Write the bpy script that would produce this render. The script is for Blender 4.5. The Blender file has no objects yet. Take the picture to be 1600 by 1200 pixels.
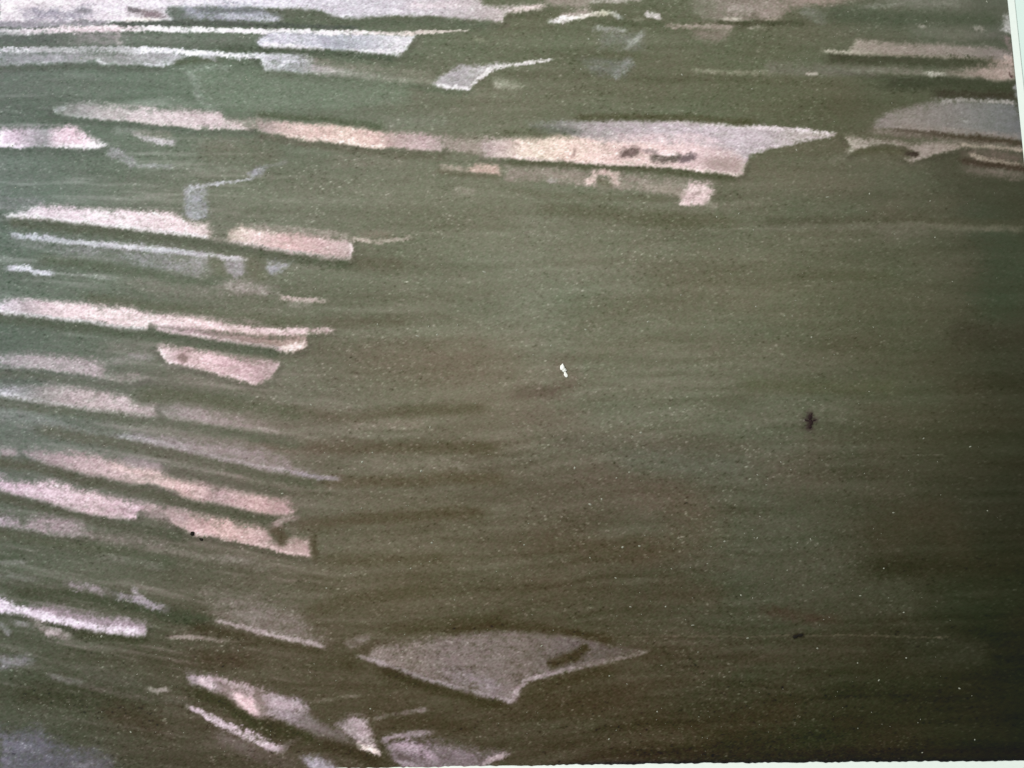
import bpy, bmesh, math
import numpy as np
from mathutils import Vector

# ------------------------------------------------------------------ camera, world, light, exposure
scn = bpy.context.scene
TILT, DIST, FRAME_W = math.radians(9.0), 0.32, 0.24        # metres: the frame is 24 cm wide on the sheet
cam_d = bpy.data.cameras.new('camera')
cam = bpy.data.objects.new('camera', cam_d)
scn.collection.objects.link(cam)
cam.location = (0, -DIST * math.sin(TILT), DIST * math.cos(TILT))
cam.rotation_euler = (TILT, 0, 0)
cam_d.sensor_width = 36.0
cam_d.lens = 36.0 * DIST / FRAME_W
cam_d.clip_start, cam_d.clip_end = 0.01, 20.0
scn.camera = cam

world = bpy.data.worlds.new('World')
scn.world = world
world.use_nodes = True
bg = world.node_tree.nodes['Background']
bg.inputs[0].default_value = (0.93, 1.0, 0.96, 1)
bg.inputs[1].default_value = 0.42

win = bpy.data.lights.new('window_light', 'AREA')
win.shape, win.size, win.size_y = 'RECTANGLE', 0.55, 0.45
win.energy, win.color = 19.0, (0.985, 1.0, 0.985)
wo = bpy.data.objects.new('window_light', win)
scn.collection.objects.link(wo)
wo.location = (-0.80, 0.46, 0.80)
wo.rotation_euler = (Vector((0.02, -0.02, 0)) - Vector(wo.location)).to_track_quat('-Z', 'Y').to_euler()

scn.view_settings.view_transform = 'Standard'
scn.view_settings.look = 'None'
scn.view_settings.exposure = 0.0
scn.view_settings.gamma = 1.0

rng = np.random.default_rng(11)
CAL = None                                                  # set to 'white' / 'black' only to measure the light

# ------------------------------------------------------------------ small helpers
def link(o, parent=None):
    scn.collection.objects.link(o)
    if parent is not None:
        o.parent = parent
    return o

def plane_pt(x, y, z=0.0):
    """sheet coordinates (1/1600 of the frame width, y down) -> metres on the sheet, z above it"""
    k = FRAME_W / 1600.0 / DIST
    a = (np.asarray(x, float) - 800.0) * k
    b = -(np.asarray(y, float) - 600.0) * k
    s, c = math.sin(TILT), math.cos(TILT)
    dy, dz = s + b * c, -c + b * s
    t = -(DIST * c) / dz
    return np.stack([a * t, -DIST * s + dy * t, np.zeros_like(a) + z], -1)

def sstep(a, b, v):
    t = np.clip((v - a) / (b - a), 0, 1)
    return t * t * (3 - 2 * t)

def noise(X, Y, sx, sy=None, ang=0.0, seed=0):
    """smooth lattice noise, about -1..1"""
    sy = sy or sx
    r = np.random.default_rng(1000 + seed)
    ca, sa = math.cos(ang), math.sin(ang)
    u = (X * ca + Y * sa) / sx
    v = (-X * sa + Y * ca) / sy
    N = 512
    g = r.uniform(-1, 1, (N, N)).astype(np.float32)
    iu, iv = np.floor(u).astype(np.int64), np.floor(v).astype(np.int64)
    fu, fv = (u - iu).astype(np.float32), (v - iv).astype(np.float32)
    fu, fv = fu * fu * (3 - 2 * fu), fv * fv * (3 - 2 * fv)
    a, b = g[iv % N, iu % N], g[iv % N, (iu + 1) % N]
    c, d = g[(iv + 1) % N, iu % N], g[(iv + 1) % N, (iu + 1) % N]
    return (a + (b - a) * fu) * (1 - fv) + (c + (d - c) * fu) * fv

def to_lin(s):
    s = np.clip(s, 0, 255) / 255.0
    return np.where(s <= 0.04045, s / 12.92, ((s + 0.055) / 1.055) ** 2.4)

# ------------------------------------------------------------------ the sheet grid
STEP = 1600 / 1024.0
def right_edge(y):
    return 1574.0 + 0.1025 * y
def bottom_edge(x):
    return 1188.6 + 5.6e-6 * np.maximum(1640 - x, 0) ** 2 + 0.0042 * np.maximum(1640 - x, 0) - 0.010 * np.maximum(x - 1640, 0)

ul = np.arange(-8, 1612, STEP)
vl = np.arange(-8, 1200.5, STEP)
coarse = np.cumsum(np.linspace(4, 34, 26))
ul = np.concatenate([(-8 - coarse)[::-1], ul])
vl = np.concatenate([(-8 - coarse)[::-1], vl])
U, V = np.meshgrid(ul, vl)
X, Y = U.copy(), V.copy()
m = U > 1450
xe = right_edge(V)
X[m] = 1450 + (U[m] - 1450) / (ul[-1] - 1450) * (xe[m] - 1450)
m = V > 1130
ye = bottom_edge(X)
ye = ye + 0.9 * noise(X, X * 0, 5, seed=301) + 0.7 * noise(X, X * 0, 17, seed=302)
Y[m] = 1130 + (V[m] - 1130) / (vl[-1] - 1130) * (ye[m] - 1130)
NV, NU = X.shape
PX, PY = np.abs(X), np.abs(Y)                               # the picture goes on past the frame at left and top

# ------------------------------------------------------------------ the printed picture, as the inks lie on the paper
GX = [0, 400, 800, 1200, 1400, 1600]
GY = [0, 150, 300, 450, 600, 750, 900, 1050, 1200]
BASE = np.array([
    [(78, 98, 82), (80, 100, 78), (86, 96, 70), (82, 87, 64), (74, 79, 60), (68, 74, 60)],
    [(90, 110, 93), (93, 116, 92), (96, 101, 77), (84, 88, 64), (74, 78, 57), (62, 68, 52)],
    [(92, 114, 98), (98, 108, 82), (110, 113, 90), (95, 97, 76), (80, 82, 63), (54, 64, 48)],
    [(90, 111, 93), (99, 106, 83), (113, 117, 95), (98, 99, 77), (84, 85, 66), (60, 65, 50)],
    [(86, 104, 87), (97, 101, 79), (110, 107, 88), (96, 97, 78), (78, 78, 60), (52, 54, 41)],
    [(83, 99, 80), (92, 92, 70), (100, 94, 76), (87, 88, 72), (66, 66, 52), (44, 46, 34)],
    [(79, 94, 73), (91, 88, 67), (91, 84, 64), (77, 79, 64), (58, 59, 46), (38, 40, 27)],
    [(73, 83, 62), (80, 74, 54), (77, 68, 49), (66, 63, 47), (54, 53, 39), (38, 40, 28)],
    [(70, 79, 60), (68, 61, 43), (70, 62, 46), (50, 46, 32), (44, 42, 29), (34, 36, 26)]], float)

# edges of the printed shapes are uneven: the lookup coordinates wander a little
WX = PX + 1.8 * noise(PX, PY, 26, 14, seed=1) + 1.3 * noise(PX, PY, 9, 6, seed=2) + 1.6 * noise(PX, PY, 3.2, seed=3)
WY = PY + 1.4 * noise(PX, PY, 34, 14, seed=4) + 0.8 * noise(PX, PY, 9, 6, seed=5) + 1.5 * noise(PX, PY, 3.2, seed=6)

def base_colour(x, y):
    ix = np.clip(np.searchsorted(GX, x, 'right') - 1, 0, len(GX) - 2)
    iy = np.clip(np.searchsorted(GY, y, 'right') - 1, 0, len(GY) - 2)
    gx, gy = np.array(GX, float), np.array(GY, float)
    fx = np.clip((x - gx[ix]) / (gx[ix + 1] - gx[ix]), 0, 1)
    fy = np.clip((y - gy[iy]) / (gy[iy + 1] - gy[iy]), 0, 1)
    fx, fy = (fx * fx * (3 - 2 * fx) * .5 + fx * .5)[..., None], (fy * fy * (3 - 2 * fy) * .5 + fy * .5)[..., None]
    return (BASE[iy, ix] * (1 - fx) + BASE[iy, ix + 1] * fx) * (1 - fy) + (BASE[iy + 1, ix] * (1 - fx) + BASE[iy + 1, ix + 1] * fx) * fy

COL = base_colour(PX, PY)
PALE = np.zeros(X.shape)                                    # how much bare, pale paper shows: drives the grain
OWNER = np.zeros(X.shape, np.int32)
PARTS = []                                                  # (name, label)

# broad uneven inking: long near-horizontal streaks, greener and browner drifts
st = 0.55 * noise(PX, PY, 260, 20, 0.03, 11) + 0.45 * noise(PX, PY, 120, 11, -0.02, 12) + 0.3 * noise(PX, PY, 60, 26, .05, 13)
COL += (st * 6.0)[..., None]
flow = np.interp(PX, [0, 450, 600, 750, 1000, 1600], [0, 54, 59, 50, 28, 10]) * np.clip((PY - 250) / 400, 0, 1.5)
RY = PY - flow
rip = noise(PX, RY, 190, 9, 0, 16) + 0.7 * noise(PX, RY, 90, 5.5, 0.02, 17) + 0.6 * noise(PX, RY, 300, 16, -.01, 18)
mid = sstep(350, 560, PX) * (1 - sstep(1000, 1450, PX)) * sstep(380, 560, PY)
RW = RY + 7 * noise(PX, PY, 85, 60, 0, 19) + 3 * noise(PX, PY, 34, 30, 0, 29)
rip2 = np.clip(noise(PX, RW, 130, 8, 0, 20) + 0.5 * noise(PX, RW, 55, 5, 0, 26), -1, 1)
COL += (rip * 2.8 + rip2 * 8.0 * mid + rip2 * 4.5 * (1 - mid) * (1 - 0.6 * sstep(900, 1300, PX)))[..., None]
haze = np.clip(noise(PX, RY, 120, 6.5, 0, 27) + 0.5 * noise(PX, RY, 40, 4, 0, 28) - 0.28, 0, 1) * (1 - sstep(330, 640, PX)) * sstep(30, 200, PY)
COL += haze[..., None] * np.array([33, 26, 29])
hue = noise(PX, PY, 130, 46, 0.04, 14) + 0.6 * noise(PX, PY, 48, 22, -0.1, 15)
rightness = sstep(500, 1100, PX)
COL += (hue * (1.4 + 1.2 * rightness))[..., None] * np.array([1.0, -0.35, -0.15])

def tint(x, spec):
    """a colour, or colours at stops along x"""
    if not isinstance(spec[0], (tuple, list)):
        return np.array(spec, float)[None]
    sx = [p[0] for p in spec]
    return np.stack([np.interp(x, sx, [p[1][k] for p in spec]) for k in range(3)], -1)

def blend(idx, a, colour, pale):
    COL[idx] = COL[idx] * (1 - a[:, None]) + colour * a[:, None]
    lum = colour.mean(-1) if colour.ndim == 2 else np.mean(colour)
    if pale:
        PALE[idx] = PALE[idx] * (1 - a) + a * np.clip((lum - 95) / 110.0, 0, 1)
    else:
        PALE[idx] = PALE[idx] * (1 - 0.8 * a)

def poly(pts, colour, a=0.95, soft=3.0, part=None, label=None, mottle=0.12):
    p = np.array(pts, float)
    pad = 2.6 * soft + 8
    idx = np.nonzero((PX > p[:, 0].min() - pad) & (PX < p[:, 0].max() + pad) & (PY > p[:, 1].min() - pad) & (PY < p[:, 1].max() + pad))
    x, y = WX[idx], WY[idx]
    d2 = np.full(x.shape, 1e9)
    near_y = np.zeros(x.shape)
    inside = np.zeros(x.shape, bool)
    for i in range(len(p)):
        (x0, y0), (x1, y1) = p[i], p[(i + 1) % len(p)]
        ex, ey = x1 - x0, y1 - y0
        t = np.clip(((x - x0) * ex + (y - y0) * ey) / (ex * ex + ey * ey + 1e-9), 0, 1)
        dd = (x - x0 - t * ex) ** 2 + (y - y0 - t * ey) ** 2
        near_y = np.where(dd < d2, y0 + t * ey, near_y)
        d2 = np.minimum(d2, dd)
        c = ((y0 <= y) != (y1 <= y))
        xi = x0 + (y - y0) / (ey if abs(ey) > 1e-9 else 1e-9) * ex
        inside ^= c & (x < xi)
    sd = np.where(inside, 1, -1) * np.sqrt(d2)
    upper = (near_y > y) ^ inside                           # the nearest edge is the upper one
    so = np.where(upper, 1.9 * soft, soft)
    cov = sstep(-1.2 * so, 1.3 * so, sd + (0.22 + 0.19 * so) * GR[idx] + 0.30 * so * MOT[idx])
    mo = MOT[idx]
    al = np.clip(cov * a * (1 + mottle * mo + 0.6 * mottle * GR[idx]), 0, 1)
    blend(idx, al, tint(PX[idx], colour), True)
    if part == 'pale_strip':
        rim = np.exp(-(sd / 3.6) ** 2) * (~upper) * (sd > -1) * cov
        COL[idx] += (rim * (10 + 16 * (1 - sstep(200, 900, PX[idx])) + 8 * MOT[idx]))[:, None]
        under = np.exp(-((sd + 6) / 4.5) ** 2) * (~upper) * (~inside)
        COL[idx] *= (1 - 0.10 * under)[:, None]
    if part:
        PARTS.append((part, label))
        own = cov > 0.5
        OWNER[idx[0][own], idx[1][own]] = len(PARTS)

def stroke(pts, colour, a=0.8, soft=1.0, pale=None, mottle=0.38):
    """a line of ink: (x, y, half width) along its course"""
    p = np.array(pts, float)
    w = p[:, 2].max()
    pad = w * (1 + soft) + 5
    idx = np.nonzero((PX > p[:, 0].min() - pad) & (PX < p[:, 0].max() + pad) & (PY > p[:, 1].min() - pad) & (PY < p[:, 1].max() + pad))
    x, y = WX[idx], WY[idx]
    if pale is None:
        c0 = np.array(colour[0][1] if isinstance(colour[0], (tuple, list)) else colour, float)
        pale = c0.mean() > 105
    best = np.full(x.shape, -1.0)
    arc = np.zeros(x.shape)
    if len(p) == 1:
        p = np.vstack([p, p + [0.5, 0, 0]])
    seg = np.hypot(np.diff(p[:, 0]), np.diff(p[:, 1]))
    total = max(seg.sum(), 1e-6)
    for i in range(len(p) - 1):
        (x0, y0, w0), (x1, y1, w1) = p[i], p[i + 1]
        ex, ey = x1 - x0, y1 - y0
        t = np.clip(((x - x0) * ex + (y - y0) * ey) / (ex * ex + ey * ey + 1e-9), 0, 1)
        d = np.sqrt((x - x0 - t * ex) ** 2 + (y - y0 - t * ey) ** 2)
        ww = w0 + (w1 - w0) * t
        bb = 1 - d / (ww * (1 + soft) + 0.3)
        arc = np.where(bb > best, (seg[:i].sum() + t * seg[i]) / total, arc)
        best = np.maximum(best, bb)
    cov = sstep(-0.05, min(1.0, 1.5 * soft / (1 + soft) + 0.15), best + (0.14 * GR[idx] + 0.10 * MOT[idx]) * (1 - best))
    ends = min(0.3, 1.8 * w / total)                        # ink thins out towards both ends
    if total > 8 * w:
        inside_frame = (p[0, 0] > 4, p[-1, 0] > 4)
        if inside_frame[0]:
            cov = cov * (0.4 + 0.6 * sstep(0, ends, arc))
        if inside_frame[1]:
            cov = cov * (0.4 + 0.6 * sstep(0, ends, 1 - arc))
    al = np.clip(cov * a * (1 + mottle * MOT[idx] + 0.5 * mottle * GR[idx]), 0, 1)
    blend(idx, al, tint(PX[idx], colour), pale)

g0 = rng.normal(0, 1, X.shape)
GR = (g0 + .7 * np.roll(g0, 1, 1) + .5 * np.roll(g0, 1, 0)) / 1.32 * .7 + .7 * noise(PX, PY, 5, 2.2, .55, 24)
MOT = 0.6 * noise(PX, PY, 46, 5, 0.12, 25) + 0.7 * noise(PX, PY, 14, 9, 0.1, 21) + 0.7 * noise(PX, PY, 5, 4, 0.3, 22) + 0.5 * noise(PX, PY, 30, 18, 0.1, 23)
def D(pts, colour=(74, 88, 66), a=0.55, w=None, soft=1.0):
    stroke([(q[0], q[1], q[2] if len(q) > 2 else w) for q in pts], tuple(c - 5 for c in colour), min(1.0, a * 1.28), soft, False, 0.18)
def L(pts, colour, w=3, a=0.85, soft=0.8):
    if a >= 0.7 and w <= 3.6:
        w, a = w * 1.15, min(1.0, a + 0.12)
    stroke([(q[0], q[1], q[2] if len(q) > 2 else w) for q in pts], colour, a, soft, True)

# ---- broad drifts in the open field
D([(520, 556), (780, 546)], (106, 98, 78), .4, 26)
D([(640, 575), (830, 585)], (108, 98, 80), .35, 22)
D([(800, 615), (880, 611)], (92, 82, 67), .6, 8)
D([(830, 645), (900, 665)], (110, 98, 82), .4, 24)
D([(940, 520), (1100, 440)], (98, 94, 72), .35, 40)
D([(1040, 770), (1090, 790)], (98, 86, 70), .35, 22)
D([(930, 745), (1000, 770)], (100, 88, 72), .4, 22)
D([(1060, 800), (1110, 830)], (88, 78, 60), .25, 26)
D([(500, 505), (640, 506)], (92, 92, 70), .5, 8)
D([(540, 411), (640, 414)], (90, 92, 69), .5, 8)
L([(520, 522), (680, 515), (790, 512)], (122, 126, 104), 9, .5)
L([(830, 545), (960, 520), (1050, 500)], (122, 124, 104), 14, .3)
L([(860, 330), (820, 400), (830, 480)], (120, 122, 101), 30, .4)
L([(900, 420), (980, 440)], (122, 122, 102), 24, .25)
L([(540, 666), (600, 660), (668, 663)], (126, 118, 99), 9, .6)
L([(500, 632), (600, 625), (700, 616), (800, 600)], (114, 112, 92), 8, .4)
D([(430, 640), (540, 652), (620, 645), (760, 638)], (87, 84, 62), .6, 7)
D([(400, 690), (480, 700), (600, 700), (780, 700)], (84, 78, 56), .65, 8)
L([(560, 730), (640, 728), (715, 724)], (120, 113, 94), 16, .5)
L([(715, 726), (736, 746)], (126, 118, 102), 4, .6)
D([(500, 754), (640, 752), (700, 745), (790, 750)], (85, 77, 55), .65, 8)
L([(500, 792), (560, 782), (720, 786)], (108, 102, 82), 13, .4)
D([(460, 822), (560, 812), (650, 806), (760, 800)], (80, 72, 50), .6, 8)
L([(510, 848), (640, 845)], (106, 100, 80), 16, .3)
D([(500, 875), (600, 873), (700, 876)], (80, 74, 52), .55, 8)
D([(680, 920), (560, 935), (470, 960)], (78, 72, 50), .5, 9)
L([(620, 950), (760, 935), (800, 930)], (104, 96, 76), 7, .4)
D([(600, 985), (700, 978), (800, 965)], (70, 64, 42), .5, 9)
D([(860, 690), (1000, 696), (1180, 700)], (88, 84, 68), .5, 10)
L([(900, 660), (1010, 655), (1100, 640)], (112, 112, 94), 12, .4)
L([(900, 690), (1040, 682)], (108, 106, 90), 6, .3)
L([(960, 715), (1060, 720), (1180, 735)], (100, 104, 90), 16, .4)
D([(820, 850), (960, 860), (1080, 850)], (88, 78, 58), .4, 16)
L([(1190, 905), (1300, 918), (1400, 930)], (80, 82, 68), 30, .35)
L([(1210, 830), (1290, 870)], (86, 88, 74), 26, .25)
D([(1195, 953), (1250, 964), (1310, 968)], (72, 56, 44), .45, 7)
D([(1150, 1135), (1190, 1120), (1225, 1108)], (66, 52, 36), .35, 18)
D([(1040, 915), (1110, 930)], (82, 70, 54), .3, 18)
D([(1290, 1086), (1370, 1078), (1450, 1086), (1600, 1074)], (42, 40, 27), .25, 10)
D([(1400, 1090), (1480, 1094)], (38, 37, 25), .2, 12)
D([(1350, 885), (1600, 880)], (44, 43, 30), .5, 14)
D([(1380, 830), (1460, 810), (1500, 850)], (62, 56, 42), .4, 22)
L([(1430, 1010), (1520, 1020)], (64, 64, 52), 20, .45)
D([(1000, 1140), (1100, 1150)], (62, 53, 35), .4, 20)
D([(830, 1100), (960, 1110)], (66, 57, 38), .4, 16)
L([(900, 1160), (1020, 1148), (1100, 1155)], (82, 74, 58), 8, .4)
L([(1060, 1060), (1150, 1045)], (84, 74, 58), 10, .4)
D([(1540, 330), (1580, 420), (1560, 460)], (60, 77, 60), .5, 30)
D([(1160, 600), (1280, 606), (1400, 604)], (88, 90, 66), .45, 9)
L([(1180, 630), (1260, 640), (1330, 650)], (102, 102, 84), 16, .4)
D([(1190, 347), (1350, 343), (1480, 348), (1600, 350)], (70, 72, 53), .4, 6)
D([(1480, 262), (1600, 330)], (58, 62, 46), .35, 24)
L([(1180, 357), (1380, 352), (1430, 350), (1500, 356), (1600, 358)], (100, 100, 82), 4, .55)
L([(1380, 360), (1440, 362)], (100, 98, 82), 9, .45)
D([(840, 325), (900, 328), (1000, 340), (1150, 348)], (88, 90, 66), .55, 9)
D([(1010, 345), (1080, 350)], (84, 86, 62), .4, 10)
D([(1120, 300), (1200, 320)], (92, 94, 73), .4, 14)
L([(1080, 330), (1110, 325), (1200, 316)], (112, 110, 90), 6, .4)
D([(1240, 430), (1400, 432)], (80, 82, 60), .4, 7)
D([(1500, 520), (1600, 530)], (56, 56, 43), .4, 14)
# ---- top left
poly([(0, -12), (740, -12), (760, 8), (800, 9), (850, 8), (800, 19), (790, 25), (785, 36), (750, 33), (690, 27), (610, 24), (575, 29), (548, 32), (520, 26), (503, 17), (450, 14), (400, 12), (340, 10), (272, 12), (268, 32), (200, 34), (140, 38), (60, 38), (0, 40)],
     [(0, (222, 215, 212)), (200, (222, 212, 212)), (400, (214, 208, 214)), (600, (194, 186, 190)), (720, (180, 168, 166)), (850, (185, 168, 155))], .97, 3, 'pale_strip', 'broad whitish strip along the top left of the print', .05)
L([(0, 12), (60, 8), (120, 14)], (232, 222, 214), 9, .5)
L([(640, 8), (740, 6)], (205, 186, 182), 4, .5)
L([(45, 27), (80, 22), (110, 22), (140, 19)], (160, 160, 165), 7, .7)
L([(150, 14), (240, 9), (380, 5)], (230, 224, 228), 5, .5)
poly([(30, 18), (70, 12), (140, 14), (146, 24), (100, 34), (40, 34)], (150, 150, 156), .6, 5, None, None, .5)
poly([(196, 14), (222, 12), (262, 20), (262, 30), (220, 28), (200, 22)], (146, 136, 130), .65, 4, None, None, .5)
poly([(280, 14), (330, 10), (400, 12), (440, 24), (430, 34), (300, 30)], (138, 146, 150), .55, 5, None, None, .6)
D([(118, 18), (142, 18)], (118, 120, 120), .75, 2.5)
D([(203, 17), (216, 17)], (104, 104, 100), .85, 3)
D([(222, 20), (250, 25)], (128, 116, 112), .8, 3)
D([(115, 36), (136, 35)], (108, 112, 108), .8, 3)
L([(270, 18), (330, 20), (405, 22)], (152, 160, 168), 9, .8)
D([(268, 18), (280, 20)], (92, 112, 96), .8, 7)
D([(310, 14), (345, 18), (402, 15)], (104, 118, 114), .75, 2.6)
D([(285, 25), (310, 29)], (112, 128, 120), .7, 3)
L([(345, 24), (380, 27), (440, 31)], (196, 196, 202), 3, .6)
L([(195, 31), (250, 31)], (232, 220, 206), 2.2, .8)
D([(440, 20), (480, 22), (530, 36), (640, 34), (770, 42)], (82, 98, 76), .6, 7)
L([(0, 39), (90, 38), (170, 38)], (142, 142, 142), 3, .8)
D([(172, 39, 2), (230, 37, 3), (330, 37, 3.4), (400, 39, 3), (560, 43, 2)], (70, 88, 74), .9)
poly([(405, 60), (420, 49), (640, 53), (652, 51), (645, 60), (637, 70), (632, 83), (620, 86), (540, 81), (480, 76), (405, 71)],
     [(405, (178, 180, 186)), (440, (192, 190, 198)), (530, (166, 172, 178)), (570, (176, 178, 184)), (620, (206, 202, 202))], .95, 2.5, 'pale_strip', None, .12)
L([(410, 71), (470, 75), (505, 79)], (224, 214, 216), 2.6)
L([(545, 81), (580, 81), (626, 85)], (222, 216, 216), 3)
L([(430, 56), (470, 60), (520, 66)], (205, 200, 206), 4, .5)
D([(500, 60), (530, 70)], (150, 154, 164), .4, 5)
L([(0, 51, 4), (60, 49, 4), (120, 46, 5), (180, 45, 4), (250, 46, 3.2), (400, 48, 3), (520, 50, 3), (640, 52, 2.4), (735, 47, 1)],
  [(0, (234, 230, 228)), (120, (230, 208, 204)), (190, (228, 206, 202)), (260, (232, 226, 222)), (500, (222, 214, 212)), (640, (205, 186, 170)), (735, (170, 165, 145))], 3, .95, .6)
L([(400, 64), (60, 62)], (112, 122, 108), 6, .3)
L([(115, 60), (190, 64)], (132, 130, 122), 9, .6)
L([(183, 52), (186, 70)], (158, 152, 142), 3.5, .6)
D([(0, 60), (90, 62)], (76, 96, 82), .5, 8)
D([(0, 74), (400, 75)], (86, 104, 86), .4, 3)
poly([(0, 82), (280, 80), (292, 88), (272, 97), (255, 104), (160, 102), (150, 96), (100, 99), (40, 101), (0, 104)],
     [(0, (138, 146, 142)), (100, (152, 154, 152)), (150, (142, 146, 138)), (200, (152, 154, 148)), (260, (172, 172, 170))], .9, 3, 'pale_strip', None, .25)
L([(0, 79), (45, 79), (90, 77), (215, 78), (280, 80), (350, 86), (400, 87), (470, 89)],
  [(0, (218, 218, 218)), (40, (212, 214, 212)), (60, (170, 174, 168)), (205, (172, 174, 168)), (222, (230, 228, 228)), (400, (228, 226, 226)), (470, (190, 190, 190))], 3, .9, .6)
L([(153, 93), (160, 99), (168, 101)], (206, 204, 200), 1.6)
L([(225, 101), (258, 103)], (205, 206, 204), 1.6)
D([(0, 107), (100, 105), (255, 107)], (76, 96, 76), .6, 3)
D([(272, 99), (300, 96), (345, 94)], (76, 96, 70), .75, 3.4)
L([(315, 88), (340, 93)], (168, 170, 168), 3, .6)
D([(340, 76), (400, 78), (540, 84), (620, 91)], (70, 92, 70), .7, 4)
poly([(400, 86), (470, 87), (485, 94), (500, 103), (522, 113), (505, 117), (480, 114), (415, 111), (408, 98)],
     [(400, (192, 192, 192)), (440, (176, 178, 180)), (470, (170, 172, 174)), (520, (170, 160, 152))], .9, 3.5, 'pale_strip', None, .25)
L([(430, 108), (445, 98), (470, 95)], (208, 206, 210), 2.5, .6)
L([(480, 108, 5), (540, 116, 7), (600, 124, 8), (690, 131, 5)], [(480, (176, 164, 158)), (560, (150, 152, 134)), (690, (130, 132, 108))], 6, .65)
L([(485, 96), (560, 106), (680, 118)], (126, 126, 104), 5, .4)
D([(400, 116), (500, 122), (600, 130), (700, 142), (740, 144)], (80, 98, 74), .5, 4)
poly([(290, 105), (400, 108), (560, 123), (640, 132), (640, 160), (420, 178), (345, 172), (318, 160), (306, 130)], (110, 134, 108), .45, 6)
L([(292, 110), (304, 125), (312, 150), (318, 165), (345, 172)], (142, 158, 140), 5, .5)
L([(300, 108), (360, 105)], (140, 160, 140), 4, .4)
poly([(675, 133), (690, 115), (715, 104), (760, 100), (790, 99), (770, 108), (745, 128), (733, 140), (700, 139)],
     [(675, (176, 172, 168)), (710, (160, 156, 154)), (770, (180, 176, 170))], .95, 2.5, 'pale_patch', 'small pale wedge with a thin tail near the top', .15)
L([(677, 134), (733, 140)], (210, 206, 200), 2)
L([(735, 138, 2), (748, 122, 2.5), (764, 108, 3), (800, 101, 2.5), (862, 94, 1.6)], (204, 200, 192), 2.5, .85)
poly([(770, 130), (775, 122), (800, 128), (818, 135), (800, 140), (775, 137)], (154, 156, 132), .8, 3, 'pale_patch')
L([(740, 60), (760, 63)], (140, 145, 115), 2, .5)
# ---- left, second tier
poly([(82, 165), (130, 161), (250, 168), (345, 175), (352, 186), (382, 193), (388, 201), (310, 200), (210, 190), (110, 183), (88, 178)],
     [(82, (106, 122, 104)), (104, (132, 138, 126)), (130, (156, 154, 146)), (170, (180, 168, 158)), (250, (206, 184, 176)), (340, (204, 178, 170)), (388, (184, 162, 148))], .95, 3.5, 'pale_strip', None, .16)
L([(200, 188), (300, 198), (384, 201)], (220, 196, 186), 1.8, .6)
L([(90, 172), (100, 168)], (178, 182, 180), 3, .5)
D([(60, 186), (120, 191), (210, 197), (310, 207)], (84, 106, 86), .5, 4)
poly([(0, 202), (60, 200), (115, 201), (130, 207), (150, 220), (164, 228), (150, 232), (80, 230), (0, 228)],
     [(0, (224, 200, 204)), (25, (205, 180, 184)), (50, (172, 162, 162)), (72, (150, 150, 146)), (90, (222, 190, 190)), (118, (226, 186, 186)), (140, (234, 204, 202)), (164, (228, 214, 210))], .97, 3, 'pale_strip', 'pink strip with a pointed right end at the left edge', .14)
L([(0, 226), (40, 229)], (236, 218, 222), 2.4)
L([(88, 227), (152, 231)], (240, 224, 222), 2.4)
D([(0, 237), (150, 238)], (80, 102, 84), .4, 4)
L([(208, 207), (225, 217), (250, 221), (272, 221)], (196, 186, 182), 3, .8)
L([(175, 203), (235, 207)], (136, 146, 132), 4, .5)
L([(215, 208), (260, 212)], (132, 128, 108), 6, .4)
L([(176, 238), (194, 246), (206, 256)], (158, 158, 156), 6, .65)
L([(205, 259), (270, 260)], (148, 156, 146), 3, .6)
L([(270, 262), (325, 264)], (130, 138, 118), 3, .4)
L([(300, 220), (390, 228)], (122, 126, 104), 8, .4)
D([(330, 238), (420, 240)], (92, 98, 72), .35, 14)
L([(0, 312), (20, 318), (60, 320)], (126, 134, 128), 9, .5)
poly([(287, 296), (300, 291), (320, 299), (325, 335), (305, 347), (288, 336)], (152, 158, 158), .85, 4, 'pale_patch', 'grey corner shape with a thin arm above a pink strip', .25)
L([(289, 298, 3), (330, 288, 2.6), (366, 285, 2), (395, 280, 1)], (178, 180, 178), 2.5, .8)
L([(392, 276, 4), (404, 268, 5), (416, 262, 3)], (150, 155, 155), 4, .7)
L([(416, 262), (450, 253)], (118, 126, 110), 2, .5)
poly([(400, 183), (412, 186), (440, 190), (500, 195), (560, 199), (600, 206), (690, 213), (696, 230), (690, 237), (660, 236), (600, 231), (530, 222), (470, 217), (440, 211), (410, 207), (398, 200)],
     [(398, (140, 132, 112)), (412, (162, 146, 132)), (440, (196, 164, 146)), (480, (212, 174, 152)), (540, (216, 180, 154)), (590, (210, 172, 150)), (620, (174, 148, 134)), (660, (188, 160, 150)), (696, (168, 150, 138))], .97, 3.2, 'pale_strip', 'orange pink strip left of the large pale blade', .14)
L([(440, 210), (470, 216), (530, 222), (600, 230)], (232, 202, 178), 2.2, .8)
D([(400, 178), (500, 187), (560, 193), (600, 200)], (72, 92, 64), .65, 4)
L([(372, 190), (420, 196)], (176, 158, 142), 6, .6)
poly([(597, 186), (640, 181), (700, 182), (700, 196), (640, 198), (606, 202)], (114, 122, 101), .6, 3)
poly([(690, 215), (760, 216), (800, 220), (800, 248), (760, 243), (700, 235)], [(690, (160, 145, 130)), (740, (150, 137, 120)), (790, (180, 160, 146))], .9, 4)
D([(400, 212), (500, 228), (600, 240), (700, 245)], (88, 92, 68), .5, 5)
L([(520, 250), (640, 255)], (120, 118, 96), 8, .45)
L([(692, 262), (716, 264)], (158, 146, 124), 5, .7)
poly([(727, 268), (735, 258), (775, 258), (782, 275), (760, 272)], (196, 162, 140), .9, 2.5, 'pale_patch')
D([(680, 268), (780, 278)], (86, 86, 62), .5, 3)
L([(716, 296), (735, 300)], (152, 142, 124), 5, .6)
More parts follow.
